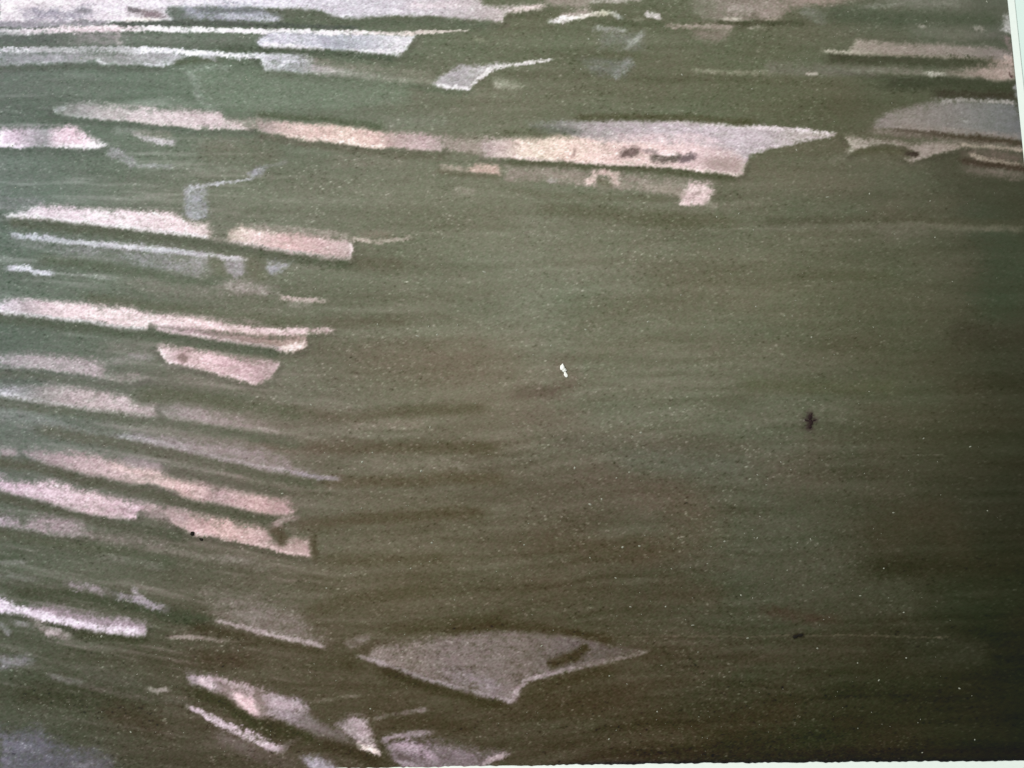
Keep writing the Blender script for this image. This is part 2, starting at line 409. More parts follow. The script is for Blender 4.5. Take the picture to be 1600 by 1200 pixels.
L([(560, 300), (700, 310), (800, 300)], (118, 122, 98), 20, .3)
# ---- the large pale blade
poly([(820, 191), (900, 189), (960, 187), (1060, 188), (1100, 191), (1160, 196), (1200, 198), (1250, 202), (1300, 207), (1306, 210), (1250, 220), (1200, 234), (1172, 244), (1164, 255), (1150, 262), (1060, 250), (960, 232), (900, 216), (872, 202), (830, 198)],
     [(820, (112, 118, 100)), (870, (128, 130, 122)), (920, (160, 152, 150)), (1000, (180, 168, 170)), (1100, (188, 174, 178)), (1200, (182, 170, 172)), (1300, (176, 164, 152))], .95, 2.6, 'pale_patch', 'large pale blade tapering to a point at its right end', .10)
poly([(756, 222), (800, 217), (870, 214), (930, 218), (1000, 220), (1080, 222), (1130, 230), (1158, 246), (1164, 256), (1162, 270), (1150, 274), (1110, 270), (1040, 262), (950, 257), (893, 254), (886, 259), (878, 252), (830, 248), (756, 246)],
     [(756, (165, 148, 138)), (790, (196, 172, 158)), (815, (222, 196, 172)), (850, (230, 202, 176)), (890, (224, 190, 168)), (950, (220, 185, 170)), (1020, (220, 186, 174)), (1090, (212, 178, 172)), (1130, (192, 164, 158)), (1162, (198, 172, 162))], .96, 4, 'pale_strip', 'peach lower half of the large pale blade', .10)
L([(800, 246), (880, 252), (950, 256), (1040, 261), (1110, 269), (1155, 273)], (232, 204, 192), 2, .6)
L([(1040, 189), (1100, 192), (1200, 200), (1300, 208)], (212, 200, 200), 2.2, .7)
L([(1172, 242), (1200, 233), (1300, 210)], (198, 186, 186), 2.4, .6)
L([(960, 215), (1080, 214), (1120, 224)], (208, 180, 176), 5, .5)
D([(974, 241), (992, 236)], (112, 92, 84), .9, 6)
D([(1022, 247), (1040, 249), (1057, 246)], (92, 84, 74), .95, 5.5)
D([(1066, 249), (1080, 246)], (112, 96, 96), .9, 5)
D([(1120, 255), (1150, 258)], (150, 122, 112), .5, 8)
D([(1006, 236), (1026, 238)], (160, 138, 132), .7, 3)
L([(1030, 240), (1056, 241)], (236, 208, 200), 2, .8)
D([(896, 234), (896, 242)], (168, 140, 124), .7, 2.4)
D([(1095, 250), (1120, 260), (1150, 260)], (164, 138, 128), .55, 7)
D([(830, 202), (870, 204), (905, 208)], (96, 104, 92), .5, 4)
D([(900, 184), (1050, 183), (1180, 191)], (74, 76, 50), .65, 4.5)
D([(780, 208), (850, 207)], (92, 98, 72), .6, 5)
D([(790, 253), (870, 256), (900, 260), (1000, 265), (1150, 279)], (76, 82, 58), .75, 3.6)
poly([(790, 260), (900, 265), (1000, 273), (1112, 287), (1118, 300), (1060, 308), (1000, 300), (900, 290), (850, 284), (790, 282)], (140, 128, 112), .8, 3.5, None, None, .3)
L([(860, 276), (920, 282), (990, 290), (1050, 297)], (152, 138, 120), 4, .5)
poly([(916, 288), (922, 272), (940, 265), (966, 269), (968, 292), (958, 286), (950, 277), (936, 275), (928, 290)], (204, 176, 160), .95, 2.4, 'pale_patch')
D([(940, 284), (950, 288)], (98, 98, 74), .6, 5)
poly([(1060, 316), (1068, 296), (1076, 285), (1110, 289), (1111, 304), (1106, 320), (1085, 322), (1062, 320)], (206, 176, 168), .95, 3, 'pale_patch', 'small pink block under the right end of the large pale blade', .25)
D([(1085, 304), (1092, 301)], (150, 126, 116), .5, 3)
L([(1040, 296), (1062, 300)], (140, 126, 108), 8, .5)
L([(1106, 318), (1116, 322)], (130, 122, 104), 4, .6)
L([(860, 282), (870, 282)], (160, 154, 144), 3, .7)
D([(800, 300), (900, 308), (1040, 312)], (96, 98, 74), .4, 4)
# ---- left, third tier
poly([(10, 338), (60, 323), (80, 322), (180, 329), (268, 333), (286, 342), (324, 353), (328, 372), (300, 370), (200, 357), (150, 351), (80, 346), (12, 341)],
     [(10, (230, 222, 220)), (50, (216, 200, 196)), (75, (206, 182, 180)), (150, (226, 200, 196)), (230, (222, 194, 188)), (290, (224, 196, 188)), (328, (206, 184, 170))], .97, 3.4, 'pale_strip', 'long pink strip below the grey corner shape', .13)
L([(12, 338, 2.4), (80, 343, 3), (150, 351, 2.4), (210, 357, 2.6), (300, 369, 2.4), (326, 372, 2)], (240, 224, 220), 2.5, .8)
poly([(360, 362), (372, 355), (400, 357), (480, 368), (545, 375), (552, 376), (549, 402), (545, 407), (500, 402), (450, 394), (380, 383), (358, 376)],
     [(358, (178, 162, 140)), (375, (204, 178, 158)), (400, (222, 188, 174)), (450, (214, 166, 154)), (500, (200, 160, 150)), (550, (192, 164, 154))], .97, 2.8, 'pale_strip', 'square ended pink strip, right end cut straight', .12)
L([(362, 377), (400, 385), (450, 394), (500, 402), (545, 407)], (230, 202, 196), 2.2, .7)
L([(549, 378), (547, 404)], (218, 196, 188), 1.8, .6)
L([(395, 354), (470, 359), (548, 370)], (152, 142, 124), 4, .65)
L([(330, 373), (360, 376)], (160, 152, 134), 2, .6)
L([(550, 371, 2), (590, 378, 3), (620, 374, 2.4), (642, 372, 2)], [(550, (190, 168, 150)), (600, (164, 152, 132)), (642, (160, 152, 132))], 2.5, .75)
L([(560, 364), (610, 367)], (130, 116, 96), 4, .5)
L([(640, 366), (800, 365)], (124, 126, 104), 1.4, .5)
D([(10, 348), (80, 353), (150, 360), (300, 380), (370, 388), (450, 404), (550, 414)], (76, 90, 66), .65, 7)
L([(15, 366, 3), (60, 371, 4), (150, 382, 3.6), (220, 387, 4), (300, 396, 3.2), (385, 406, 3)],
  [(15, (160, 166, 166)), (50, (196, 198, 204)), (100, (176, 178, 178)), (160, (208, 204, 206)), (200, (218, 212, 212)), (270, (198, 198, 200)), (385, (198, 190, 186))], 3.5, .85, .8)
poly([(20, 374), (160, 386), (250, 394), (325, 402), (330, 424), (300, 432), (250, 420), (160, 406), (90, 396), (40, 388)],
     [(20, (126, 136, 126)), (160, (128, 134, 126)), (230, (146, 150, 148)), (300, (148, 148, 142))], .65, 8, None, None, .4)
poly([(355, 406), (386, 406), (384, 425), (366, 436), (352, 424)], (162, 156, 156), .8, 3.5, 'pale_patch')
poly([(418, 409), (456, 410), (440, 425), (424, 430), (418, 420)], (168, 168, 172), .85, 3.5, 'pale_patch')
D([(335, 410), (345, 425)], (100, 108, 82), .6, 8)
D([(395, 410), (405, 430)], (96, 102, 76), .6, 10)
L([(10, 421), (40, 419), (52, 424), (86, 427)], (196, 196, 198), 3, .8)
L([(90, 427), (130, 431), (180, 435)], (148, 156, 142), 2.4, .6)
D([(60, 404), (160, 416), (230, 428), (320, 442), (360, 440)], (82, 98, 74), .55, 6)
L([(346, 449), (400, 450), (430, 456)], (156, 146, 134), 8, .65)
L([(190, 440), (270, 452), (340, 462)], (122, 122, 104), 9, .5)
L([(438, 466), (475, 469), (512, 470)], (190, 170, 156), 2.4, .8)
L([(448, 476), (490, 477)], (146, 144, 126), 4, .6)
L([(400, 485), (500, 490)], (114, 118, 96), 6, .4)
D([(130, 466), (260, 482), (400, 500), (480, 505)], (88, 96, 70), .45, 7)
poly([(0, 472), (30, 467), (100, 473), (180, 479), (230, 487), (300, 496), (400, 510), (445, 517), (470, 514), (520, 517), (480, 522), (440, 524), (400, 523), (330, 515), (250, 510), (233, 507), (228, 515), (200, 514), (120, 502), (60, 497), (0, 489)],
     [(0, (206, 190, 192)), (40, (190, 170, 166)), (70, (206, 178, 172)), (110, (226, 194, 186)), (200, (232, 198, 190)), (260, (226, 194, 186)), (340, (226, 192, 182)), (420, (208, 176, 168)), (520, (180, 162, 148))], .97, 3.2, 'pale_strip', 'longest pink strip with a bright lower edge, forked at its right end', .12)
L([(0, 488), (60, 496), (120, 502), (200, 513), (226, 514)], (242, 228, 226), 2.4, .85)
poly([(240, 513), (256, 510), (330, 515), (400, 525), (440, 528), (476, 526), (480, 537), (472, 546), (440, 545), (400, 541), (320, 528)],
     [(240, (176, 150, 146)), (300, (178, 148, 146)), (350, (160, 134, 124)), (420, (158, 134, 118)), (480, (180, 152, 136))], .95, 2.8, 'pale_strip', None, .2)
L([(244, 514), (320, 527), (400, 540), (445, 545)], (226, 198, 194), 2.4, .85)
L([(448, 544), (475, 538)], (226, 204, 190), 4.5, .8)
L([(330, 506), (400, 514), (440, 518), (480, 516), (520, 517)], (220, 192, 184), 2.6, .7)
L([(236, 508)], (130, 124, 110), 4, .8)
L([(300, 495), (380, 500), (410, 506)], (150, 138, 124), 3, .5)
D([(0, 498), (100, 508), (230, 523), (330, 538), (440, 553)], (74, 90, 68), .65, 7)
poly([(245, 542), (260, 540), (300, 545), (350, 556), (400, 562), (438, 568), (430, 582), (425, 592), (400, 600), (350, 588), (290, 572), (262, 564), (255, 555)],
     [(245, (218, 190, 182)), (270, (214, 182, 176)), (287, (190, 158, 150)), (320, (224, 186, 180)), (380, (200, 166, 162)), (438, (178, 154, 148))], .97, 3, 'pale_strip', 'short pink strip, lower of the pair below the forked one', .14)
L([(262, 563), (300, 574), (400, 599)], (226, 198, 192), 2, .6)
D([(284, 557), (290, 560)], (128, 108, 94), .8, 4)
poly([(0, 556), (45, 552), (120, 560), (163, 568), (166, 582), (215, 585), (228, 592), (200, 598), (130, 586), (60, 576), (0, 573)],
     [(0, (158, 152, 148)), (60, (172, 160, 154)), (150, (180, 162, 158)), (175, (150, 142, 130)), (228, (146, 138, 126))], .9, 4, 'pale_strip', None, .2)
L([(165, 568), (200, 560), (235, 556)], (146, 142, 132), 5, .5)
L([(205, 555), (235, 562)], (150, 144, 138), 4, .5)
L([(160, 540), (240, 545)], (116, 118, 102), 8, .5)
D([(0, 582), (70, 588), (150, 600), (250, 612), (400, 625)], (82, 94, 72), .5, 6)
L([(270, 590), (340, 600)], (128, 122, 106), 6, .4)
# ---- left, fourth tier
poly([(0, 607), (50, 605), (110, 604), (160, 612), (200, 620), (206, 631), (243, 632), (240, 643), (245, 653), (190, 648), (120, 638), (60, 627), (0, 620)],
     [(0, (176, 176, 178)), (40, (150, 152, 146)), (70, (156, 150, 140)), (100, (184, 168, 160)), (150, (198, 176, 168)), (200, (200, 178, 172)), (245, (170, 154, 146))], .93, 3.5, 'pale_strip', None, .18)
L([(0, 617), (60, 627), (120, 637), (190, 647), (240, 653)], [(0, (216, 214, 216)), (60, (190, 184, 178)), (120, (224, 208, 204)), (190, (216, 198, 192)), (240, (176, 164, 156))], 2.4, .85)
poly([(255, 640), (275, 634), (320, 638), (370, 652), (430, 668), (445, 676), (380, 672), (300, 660), (262, 652)],
     [(255, (160, 150, 144)), (320, (156, 142, 134)), (400, (138, 128, 114)), (445, (128, 120, 104))], .8, 5, 'pale_strip', None, .3)
D([(212, 618), (280, 618), (380, 632), (480, 648)], (78, 88, 62), .65, 9)
D([(0, 628), (120, 645), (240, 660), (330, 672), (420, 686), (470, 694)], (78, 90, 66), .65, 7)
L([(0, 645, 7), (60, 656, 7), (120, 673, 4), (180, 684, 3)], (130, 140, 128), 6, .55)
poly([(180, 680), (270, 683), (370, 695), (430, 713), (470, 735), (500, 748), (420, 734), (350, 717), (290, 702), (200, 686)],
     [(180, (150, 150, 146)), (260, (154, 142, 138)), (360, (144, 132, 124)), (500, (134, 124, 116))], .75, 6, 'pale_strip', None, .3)
L([(183, 683), (212, 686), (250, 693), (300, 705), (360, 720), (420, 734), (470, 741), (500, 747), (530, 749)],
  [(183, (178, 182, 182)), (230, (176, 168, 166)), (300, (168, 156, 152)), (400, (176, 162, 158)), (450, (168, 156, 152)), (490, (160, 152, 158)), (530, (134, 126, 118))], 2.8, .8)
D([(60, 672), (180, 692), (260, 707), (330, 722), (420, 745), (500, 756)], (76, 84, 60), .65, 7)
poly([(0, 700), (25, 700), (28, 712), (0, 714)], (172, 156, 152), .85, 3)
poly([(38, 706), (60, 700), (110, 708), (180, 718), (245, 728), (256, 743), (300, 752), (350, 762), (400, 772), (450, 780), (460, 798), (458, 808), (430, 806), (400, 800), (350, 790), (290, 780), (275, 768), (240, 757), (205, 758), (150, 745), (80, 731), (45, 716)],
     [(38, (158, 146, 142)), (70, (176, 156, 152)), (120, (192, 166, 160)), (180, (202, 174, 166)), (230, (204, 176, 162)), (285, (214, 176, 160)), (340, (196, 166, 156)), (400, (206, 168, 152)), (458, (186, 148, 138))], .95, 4, 'pale_strip', 'pink strip, upper of the two long slanting ones at lower left', .16)
D([(190, 719), (255, 730)], (150, 138, 134), .5, 6)
L([(170, 727), (230, 740), (270, 752), (330, 770)], (222, 188, 172), 4, .5)
D([(0, 722), (60, 730), (150, 752), (230, 768), (300, 788), (400, 811), (440, 818)], (70, 78, 54), .7, 7)
D([(262, 735), (340, 752), (450, 774)], (76, 82, 60), .5, 6)
poly([(0, 742), (18, 752), (75, 752), (130, 768), (200, 783), (252, 790), (248, 796), (218, 798), (213, 812), (200, 813), (150, 806), (100, 795), (50, 780), (0, 769)],
     [(0, (208, 182, 188)), (30, (214, 188, 192)), (90, (220, 194, 194)), (150, (216, 188, 184)), (215, (212, 182, 182)), (252, (176, 156, 146))], .96, 3.5, 'pale_strip', 'pale pink strip, lower of the two slanting ones, nearest the left edge', .15)
poly([(252, 796), (290, 801), (350, 813), (402, 824), (420, 832), (428, 846), (442, 849), (460, 842), (484, 844), (488, 873), (470, 868), (440, 862), (400, 852), (350, 842), (300, 832), (270, 820)],
     [(252, (166, 146, 134)), (272, (186, 156, 142)), (310, (208, 170, 156)), (350, (222, 182, 162)), (400, (206, 172, 156)), (432, (176, 150, 134)), (470, (184, 154, 138)), (488, (196, 164, 150))], .95, 3.2, 'pale_strip', 'orange pink strip with a notched right end at lower left', .16)
L([(236, 798), (285, 808)], (176, 152, 142), 9, .65)
D([(222, 802), (250, 806)], (146, 130, 120), .35, 4)
L([(300, 832), (350, 842), (400, 851), (470, 867)], (226, 194, 178), 2, .6)
D([(430, 830), (440, 842)], (78, 70, 48), .75, 7)
L([(424, 822), (442, 813), (464, 808)], (154, 134, 120), 3.6, .7)
D([(0, 776), (60, 790), (150, 815), (215, 826), (290, 838)], (74, 84, 62), .65, 7)
poly([(0, 806), (20, 808), (36, 822), (46, 808), (80, 806), (130, 818), (146, 840), (110, 838), (50, 830), (0, 822)],
     [(0, (170, 156, 158)), (60, (166, 150, 146)), (110, (156, 142, 136)), (146, (144, 136, 124))], .88, 4.5, 'pale_strip', None, .22)
L([(145, 838), (200, 846), (260, 858)], (132, 124, 110), 8, .6)
L([(230, 855), (260, 860), (340, 875), (420, 890)], (128, 122, 104), 5, .5)
D([(0, 834), (100, 848), (180, 860), (280, 880)], (80, 92, 68), .5, 7)
L([(0, 878), (40, 876)], (134, 140, 126), 3, .6)
L([(150, 868), (260, 888)], (116, 120, 102), 5, .4)
D([(0, 868), (40, 866)], (70, 88, 66), .5, 5)
L([(340, 872), (400, 879)], (140, 132, 116), 4, .5)
D([(490, 838), (492, 872)], (76, 70, 48), .6, 5)
L([(0, 898), (60, 906)], (128, 132, 120), 3, .5)
# ---- bottom left
D([(20, 925), (100, 928), (190, 940), (260, 958), (330, 975)], (66, 78, 56), .65, 8)
L([(102, 912), (140, 918), (168, 927)], (156, 146, 142), 4.5, .75)
L([(180, 930), (212, 936), (236, 946), (262, 952)], (162, 154, 156), 4.5, .75)
L([(208, 921), (222, 936)], (164, 156, 154), 4, .7)
poly([(310, 925), (400, 940), (468, 960), (482, 985), (500, 998), (508, 1012), (440, 1000), (380, 984), (335, 968)], [(310, (126, 118, 100)), (400, (140, 128, 116)), (508, (136, 124, 112))], .65, 9, 'pale_patch', None, .3)
L([(340, 970), (400, 985), (460, 1000), (505, 1011)], (170, 154, 144), 2.4, .7)
poly([(0, 936), (15, 942), (28, 952), (60, 945), (110, 952), (170, 962), (226, 972), (231, 980), (226, 992), (200, 990), (160, 985), (120, 982), (105, 976), (60, 966), (0, 954)],
     [(0, (226, 212, 218)), (30, (206, 190, 196)), (70, (172, 152, 154)), (160, (164, 146, 148)), (226, (172, 156, 156))], .92, 4.5, 'pale_strip', 'brightest pale streak at lower left, white along its lower edge', .15)
L([(0, 944, 7), (30, 954, 4.5), (60, 962, 5), (110, 972, 4.5), (140, 980, 5.5), (190, 985, 5), (222, 989, 5)], (232, 218, 220), 5, .85, .8)
L([(52, 970), (75, 984), (112, 998)], (152, 142, 130), 6, .65)
L([(78, 988), (88, 985)], (188, 174, 164), 5, .7)
L([(20, 972), (48, 980)], (144, 144, 136), 3.5, .6)
L([(0, 974), (14, 988)], (146, 148, 142), 4, .6)
D([(120, 992), (230, 1000)], (60, 68, 44), .5, 5)
L([(262, 995), (300, 994), (345, 999), (400, 1001)], (146, 132, 116), 2.4, .7)
D([(300, 978), (400, 1002), (480, 1020), (560, 1040)], (60, 56, 34), .6, 7)
poly([(0, 1027), (40, 1027), (50, 1034), (30, 1043), (0, 1046)], (136, 136, 134), .8, 5, 'pale_patch')
L([(78, 1056), (105, 1064), (134, 1070)], (132, 130, 120), 3.4, .75)
L([(134, 1070), (195, 1087)], (104, 102, 90), 2.6, .6)
L([(120, 1052), (230, 1075)], (90, 90, 74), 12, .5)
L([(228, 1079), (246, 1081), (264, 1076)], (146, 138, 120), 2.4, .7)
D([(10, 1085), (120, 1090), (220, 1100)], (56, 63, 42), .6, 18)
D([(180, 1110), (240, 1130)], (60, 54, 34), .5, 16)
L([(0, 1110), (100, 1120)], (84, 90, 70), 10, .4)
D([(300, 1030), (400, 1035)], (64, 54, 34), .5, 12)
poly([(0, 1140), (20, 1144), (60, 1140), (80, 1156), (110, 1173), (150, 1170), (176, 1186), (186, 1212), (0, 1212)], [(0, (118, 120, 126)), (80, (104, 106, 112)), (186, (98, 98, 98))], .85, 7, 'pale_patch', 'lavender grey patch in the lower left corner', .2)
L([(110, 1198), (150, 1193)], (134, 134, 134), 4, .6)
L([(20, 1160), (60, 1176)], (130, 132, 138), 5, .4)
poly([(293, 1050), (310, 1052), (330, 1058), (370, 1064), (400, 1074), (440, 1088), (470, 1095), (482, 1108), (492, 1126), (506, 1146), (490, 1150), (440, 1126), (405, 1126), (392, 1121), (370, 1108), (350, 1090), (320, 1080), (297, 1070)],
     [(293, (152, 138, 134)), (330, (156, 138, 134)), (350, (132, 112, 102)), (375, (158, 132, 122)), (410, (150, 130, 122)), (440, (146, 130, 126)), (506, (132, 122, 120))], .88, 4, 'pale_patch', None, .25)
L([(318, 1066), (328, 1070)], (214, 190, 182), 6, .8)
L([(330, 1060), (370, 1068), (400, 1078)], (176, 152, 144), 3.5, .6)
poly([(366, 1082), (395, 1090), (405, 1105), (404, 1124), (386, 1116), (372, 1102)], (220, 180, 166), .92, 4, 'pale_patch', 'bright salmon spot in the streaks at the bottom')
L([(430, 1098), (476, 1110)], (174, 152, 146), 6, .6)
D([(400, 1084), (410, 1112)], (118, 100, 84), .4, 5)
D([(298, 1078), (350, 1098), (390, 1126), (430, 1140), (500, 1152)], (54, 56, 32), .75, 8)
L([(292, 1102, 3), (320, 1115, 4), (350, 1135, 5), (400, 1154, 6), (425, 1168, 5), (446, 1173, 3)], (182, 162, 158), 5, .85)
L([(360, 1138), (400, 1156), (428, 1169)], (214, 192, 186), 3, .5)
L([(345, 1148), (390, 1172)], (112, 100, 88), 7, .6)
L([(444, 1166), (466, 1154)], (122, 110, 100), 4, .6)
D([(420, 1130), (460, 1150)], (52, 48, 28), .5, 8)
poly([(471, 1186), (495, 1183), (515, 1192), (532, 1204), (490, 1206)], (170, 164, 168), .85, 4, 'pale_patch')
L([(480, 1120), (500, 1140), (530, 1150)], (122, 110, 102), 10, .55)
L([(470, 1130), (520, 1150), (560, 1166)], (120, 108, 98), 9, .5)
L([(500, 1094), (566, 1087)], (130, 120, 100), 2.4, .5)
L([(130, 1072), (230, 1092), (300, 1100)], (96, 92, 76), 4, .5)
L([(400, 1010), (470, 1024), (540, 1030)], (104, 94, 76), 8, .4)
L([(330, 1150), (420, 1185), (470, 1196)], (98, 86, 76), 9, .45)
D([(500, 1160), (560, 1178), (600, 1195)], (52, 44, 26), .7, 8)
poly([(528, 1132), (545, 1120), (570, 1122), (576, 1140), (586, 1160), (593, 1179), (578, 1174), (560, 1160), (545, 1148)], [(528, (150, 136, 128)), (560, (176, 156, 150)), (593, (190, 170, 158))], .9, 4, 'pale_patch', 'flame shaped pale spot near the bottom', .2)
L([(562, 1165), (578, 1171), (591, 1178)], (232, 212, 192), 3.4, .85)
L([(586, 1122), (610, 1117), (640, 1113), (668, 1108)], (138, 124, 112), 2.6, .65)
L([(597, 1158), (612, 1150), (640, 1147), (676, 1143)], (156, 140, 134), 3, .75)
D([(600, 1130), (680, 1128), (740, 1140)], (60, 50, 32), .5, 8)
poly([(602, 1162), (640, 1156), (690, 1158), (740, 1172), (792, 1178), (770, 1190), (756, 1208), (650, 1208), (622, 1192), (608, 1180)], [(602, (132, 118, 114)), (680, (138, 122, 120)), (792, (134, 118, 116))], .85, 5, 'pale_patch', None, .22)
L([(612, 1168), (640, 1166), (665, 1174), (682, 1192)], (184, 162, 164), 7, .7)
L([(620, 1187), (650, 1198)], (172, 154, 154), 3, .6)
D([(618, 1181), (645, 1188)], (100, 86, 80), .6, 3)
L([(792, 1178), (766, 1187), (752, 1200)], (180, 160, 154), 3, .75)
# ---- the grey diamond
poly([(575, 1022), (592, 1006), (640, 999), (700, 994), (760, 986), (800, 983), (870, 990), (940, 1003), (1012, 1018), (960, 1030), (900, 1045), (855, 1058), (820, 1068), (812, 1080), (806, 1096), (790, 1098), (740, 1085), (690, 1071), (630, 1051), (590, 1035)],
     [(575, (146, 130, 118)), (640, (142, 126, 113)), (700, (140, 124, 115)), (780, (140, 124, 115)), (820, (134, 118, 108)), (900, (120, 107, 102)), (960, (106, 94, 86)), (1012, (90, 80, 66))], .94, 4.2, 'pale_patch', 'large dull pink diamond near the bottom', .3)
L([(556, 1023, 1.5), (580, 1030, 3.4), (620, 1047, 4), (690, 1069, 3.6), (740, 1083, 3.6), (800, 1097, 2.6)], [(550, (116, 104, 90)), (572, (150, 136, 126)), (600, (188, 172, 168)), (700, (178, 164, 162)), (800, (186, 170, 168))], 3.6, .8)
L([(1015, 1018, 2), (930, 1036, 3.4), (860, 1052, 3.4), (822, 1064, 4), (808, 1080, 4), (800, 1092, 3)], [(800, (182, 162, 158)), (860, (162, 144, 140)), (1015, (126, 112, 100))], 3.4, .75)
L([(700, 1050), (790, 1080)], (160, 146, 146), 9, .5)
D([(866, 1037), (884, 1030), (898, 1026)], (62, 53, 32), .9, 6)
D([(898, 1024), (914, 1014)], (66, 57, 38), .85, 5.5)
L([(870, 992), (940, 1004)], (140, 124, 118), 3, .5)
D([(572, 1014), (590, 1003)], (84, 74, 56), .6, 5)
L([(548, 1004), (568, 998)], (140, 126, 114), 6, .6)
D([(592, 1046), (690, 1080), (790, 1106)], (54, 48, 28), .7, 7)
D([(700, 986), (790, 977), (880, 986), (960, 1002)], (60, 52, 31), .6, 5)
D([(820, 1085), (880, 1066), (960, 1046)], (62, 54, 34), .5, 7)
# ---- top right
L([(800, 18), (850, 11)], (208, 188, 176), 3, .85)
D([(800, 28), (880, 14), (895, 8)], (82, 92, 66), .5, 4)
poly([(845, -10), (930, -10), (918, 14), (880, 14), (850, 6)], (148, 134, 120), .75, 6, 'pale_patch')
poly([(866, 31), (884, 22), (898, 15), (916, 14), (926, 21), (900, 28)], (172, 154, 142), .85, 3, 'pale_patch')
L([(857, 33, 3), (900, 29, 3), (945, 20, 2), (958, 21, 3), (970, 28, 3)], [(857, (228, 224, 220)), (920, (216, 206, 190)), (945, (190, 186, 158)), (970, (160, 164, 158))], 3, .9)
L([(920, 3), (1000, -1)], (164, 158, 144), 2.4, .7)
L([(1012, 23), (1030, 28)], (184, 178, 170), 2.8, .8)
L([(990, 31), (1006, 33)], (140, 140, 118), 2.4, .6)
D([(930, 32), (960, 36), (1040, 40)], (74, 86, 60), .5, 4)
poly([(1082, -10), (1375, -10), (1300, 8), (1235, 13), (1216, 30), (1140, 33), (1100, 31), (1082, 20)],
     [(1082, (108, 110, 90)), (1130, (128, 118, 104)), (1200, (140, 124, 112)), (1290, (140, 118, 104)), (1375, (118, 106, 92))], .85, 5, 'pale_patch', 'dull brown patch at the top right of the print', .2)
L([(1128, 30), (1156, 29)], (176, 166, 148), 2.4, .8)
L([(1142, 12), (1170, 14)], (160, 148, 136), 5, .6)
L([(1195, 32), (1216, 29)], (160, 148, 128), 2, .6)
L([(1375, 2), (1510, 4)], (106, 106, 92), 9, .7)
L([(1348, 10), (1402, 9)], (134, 134, 122), 3, .6)
L([(1260, 18), (1284, 30)], (110, 114, 102), 7, .6)
D([(1120, 36), (1200, 37), (1260, 36)], (60, 66, 44), .75, 3)
D([(1290, 22), (1420, 30), (1560, 32)], (58, 70, 50), .5, 9)
L([(1042, 40), (1075, 41), (1146, 42)], (150, 136, 120), 2.4, .75)
poly([(1080, 44), (1146, 42), (1136, 62), (1112, 67), (1086, 58)], (130, 116, 102), .75, 5, 'pale_patch')
L([(1168, 43), (1192, 45)], (146, 140, 122), 2, .6)
L([(930, 44), (978, 49)], (146, 150, 138), 2.8, .7)
L([(950, 62), (990, 66)], (112, 118, 106), 12, .5)
L([(978, 76), (994, 62), (1006, 50)], (140, 144, 134), 3.6, .65)
poly([(910, 96), (986, 92), (986, 106), (976, 122), (955, 118), (925, 112)], (108, 114, 106), .7, 6, 'pale_patch')
L([(966, 116), (984, 98)], (134, 138, 132), 6, .7)
D([(940, 86), (1000, 88)], (84, 88, 62), .5, 4)
L([(1085, 110), (1130, 113), (1210, 115)], (126, 126, 102), 2.6, .65)
poly([(1200, 100), (1400, 103), (1420, 112), (1300, 119), (1200, 116)], [(1200, (106, 107, 90)), (1300, (104, 104, 90)), (1420, (112, 108, 94))], .75, 5, 'pale_patch')
L([(1262, 115), (1274, 115)], (160, 154, 138), 1.8, .7)
poly([(1328, 82), (1338, 64), (1400, 65), (1470, 68), (1550, 75), (1583, 82), (1582, 96), (1500, 92), (1400, 87), (1328, 84)],
     [(1328, (160, 148, 132)), (1345, (146, 132, 118)), (1400, (142, 126, 114)), (1500, (134, 121, 111)), (1585, (120, 108, 104))], .95, 2.4, 'pale_strip', 'brown strip with a slanting left end near the top right corner', .10)
L([(1284, 80, 3), (1330, 83, 3), (1400, 87, 2), (1500, 92, 2), (1575, 96, 2)], [(1284, (178, 172, 152)), (1340, (190, 176, 158)), (1400, (170, 154, 138)), (1575, (150, 132, 120))], 2.6, .85)
D([(1290, 90), (1400, 95), (1500, 99), (1560, 100)], (54, 59, 40), .8, 6.5)
poly([(1420, 38), (1560, 44), (1572, 60), (1500, 65), (1430, 60)], [(1420, (88, 92, 76)), (1500, (98, 97, 82)), (1572, (84, 82, 74))], .7, 6)
L([(1435, 40), (1446, 42)], (150, 148, 134), 2, .7)
L([(1526, 45), (1534, 46)], (138, 134, 122), 3, .7)
poly([(1320, 108), (1470, 111), (1510, 108), (1540, 104), (1562, 92), (1586, 90), (1588, 124), (1560, 127), (1500, 121), (1400, 117)],
     [(1320, (98, 100, 83)), (1400, (112, 108, 94)), (1470, (122, 114, 100)), (1530, (146, 124, 112)), (1562, (160, 134, 122)), (1588, (160, 136, 124))], .88, 4, 'pale_strip', None, .15)
L([(1448, 115), (1478, 117)], (190, 184, 170), 2.8, .8)
L([(1500, 120), (1520, 122)], (164, 148, 134), 2.4, .6)
L([(1572, 90), (1582, 96)], (184, 156, 142), 3.5, .6)
D([(1576, 112), (1578, 118), (1584, 120)], (80, 54, 48), .9, 1.0)
poly([(1563, 46), (1566, 32), (1573, 22), (1582, 24), (1588, 54), (1572, 50)], (168, 168, 164), .9, 3, 'pale_patch')
L([(1572, 62), (1580, 74)], (116, 98, 94), 4, .7)
D([(1380, 132), (1480, 128), (1590, 140)], (50, 58, 40), .7, 8)
D([(1460, 146), (1590, 152)], (46, 46, 32), .7, 5)
L([(1589, 138), (1593, 150)], (128, 130, 130), 4, .7)
poly([(1366, 198), (1372, 186), (1385, 177), (1430, 165), (1470, 156), (1520, 154), (1588, 160), (1598, 186), (1604, 220), (1550, 215), (1450, 208), (1400, 204)],
     [(1366, (132, 121, 116)), (1420, (130, 120, 113)), (1480, (124, 118, 114)), (1550, (113, 115, 115)), (1604, (98, 102, 106))], .95, 3.2, 'pale_patch', 'grey wedge cut off by the right edge of the print', .10)
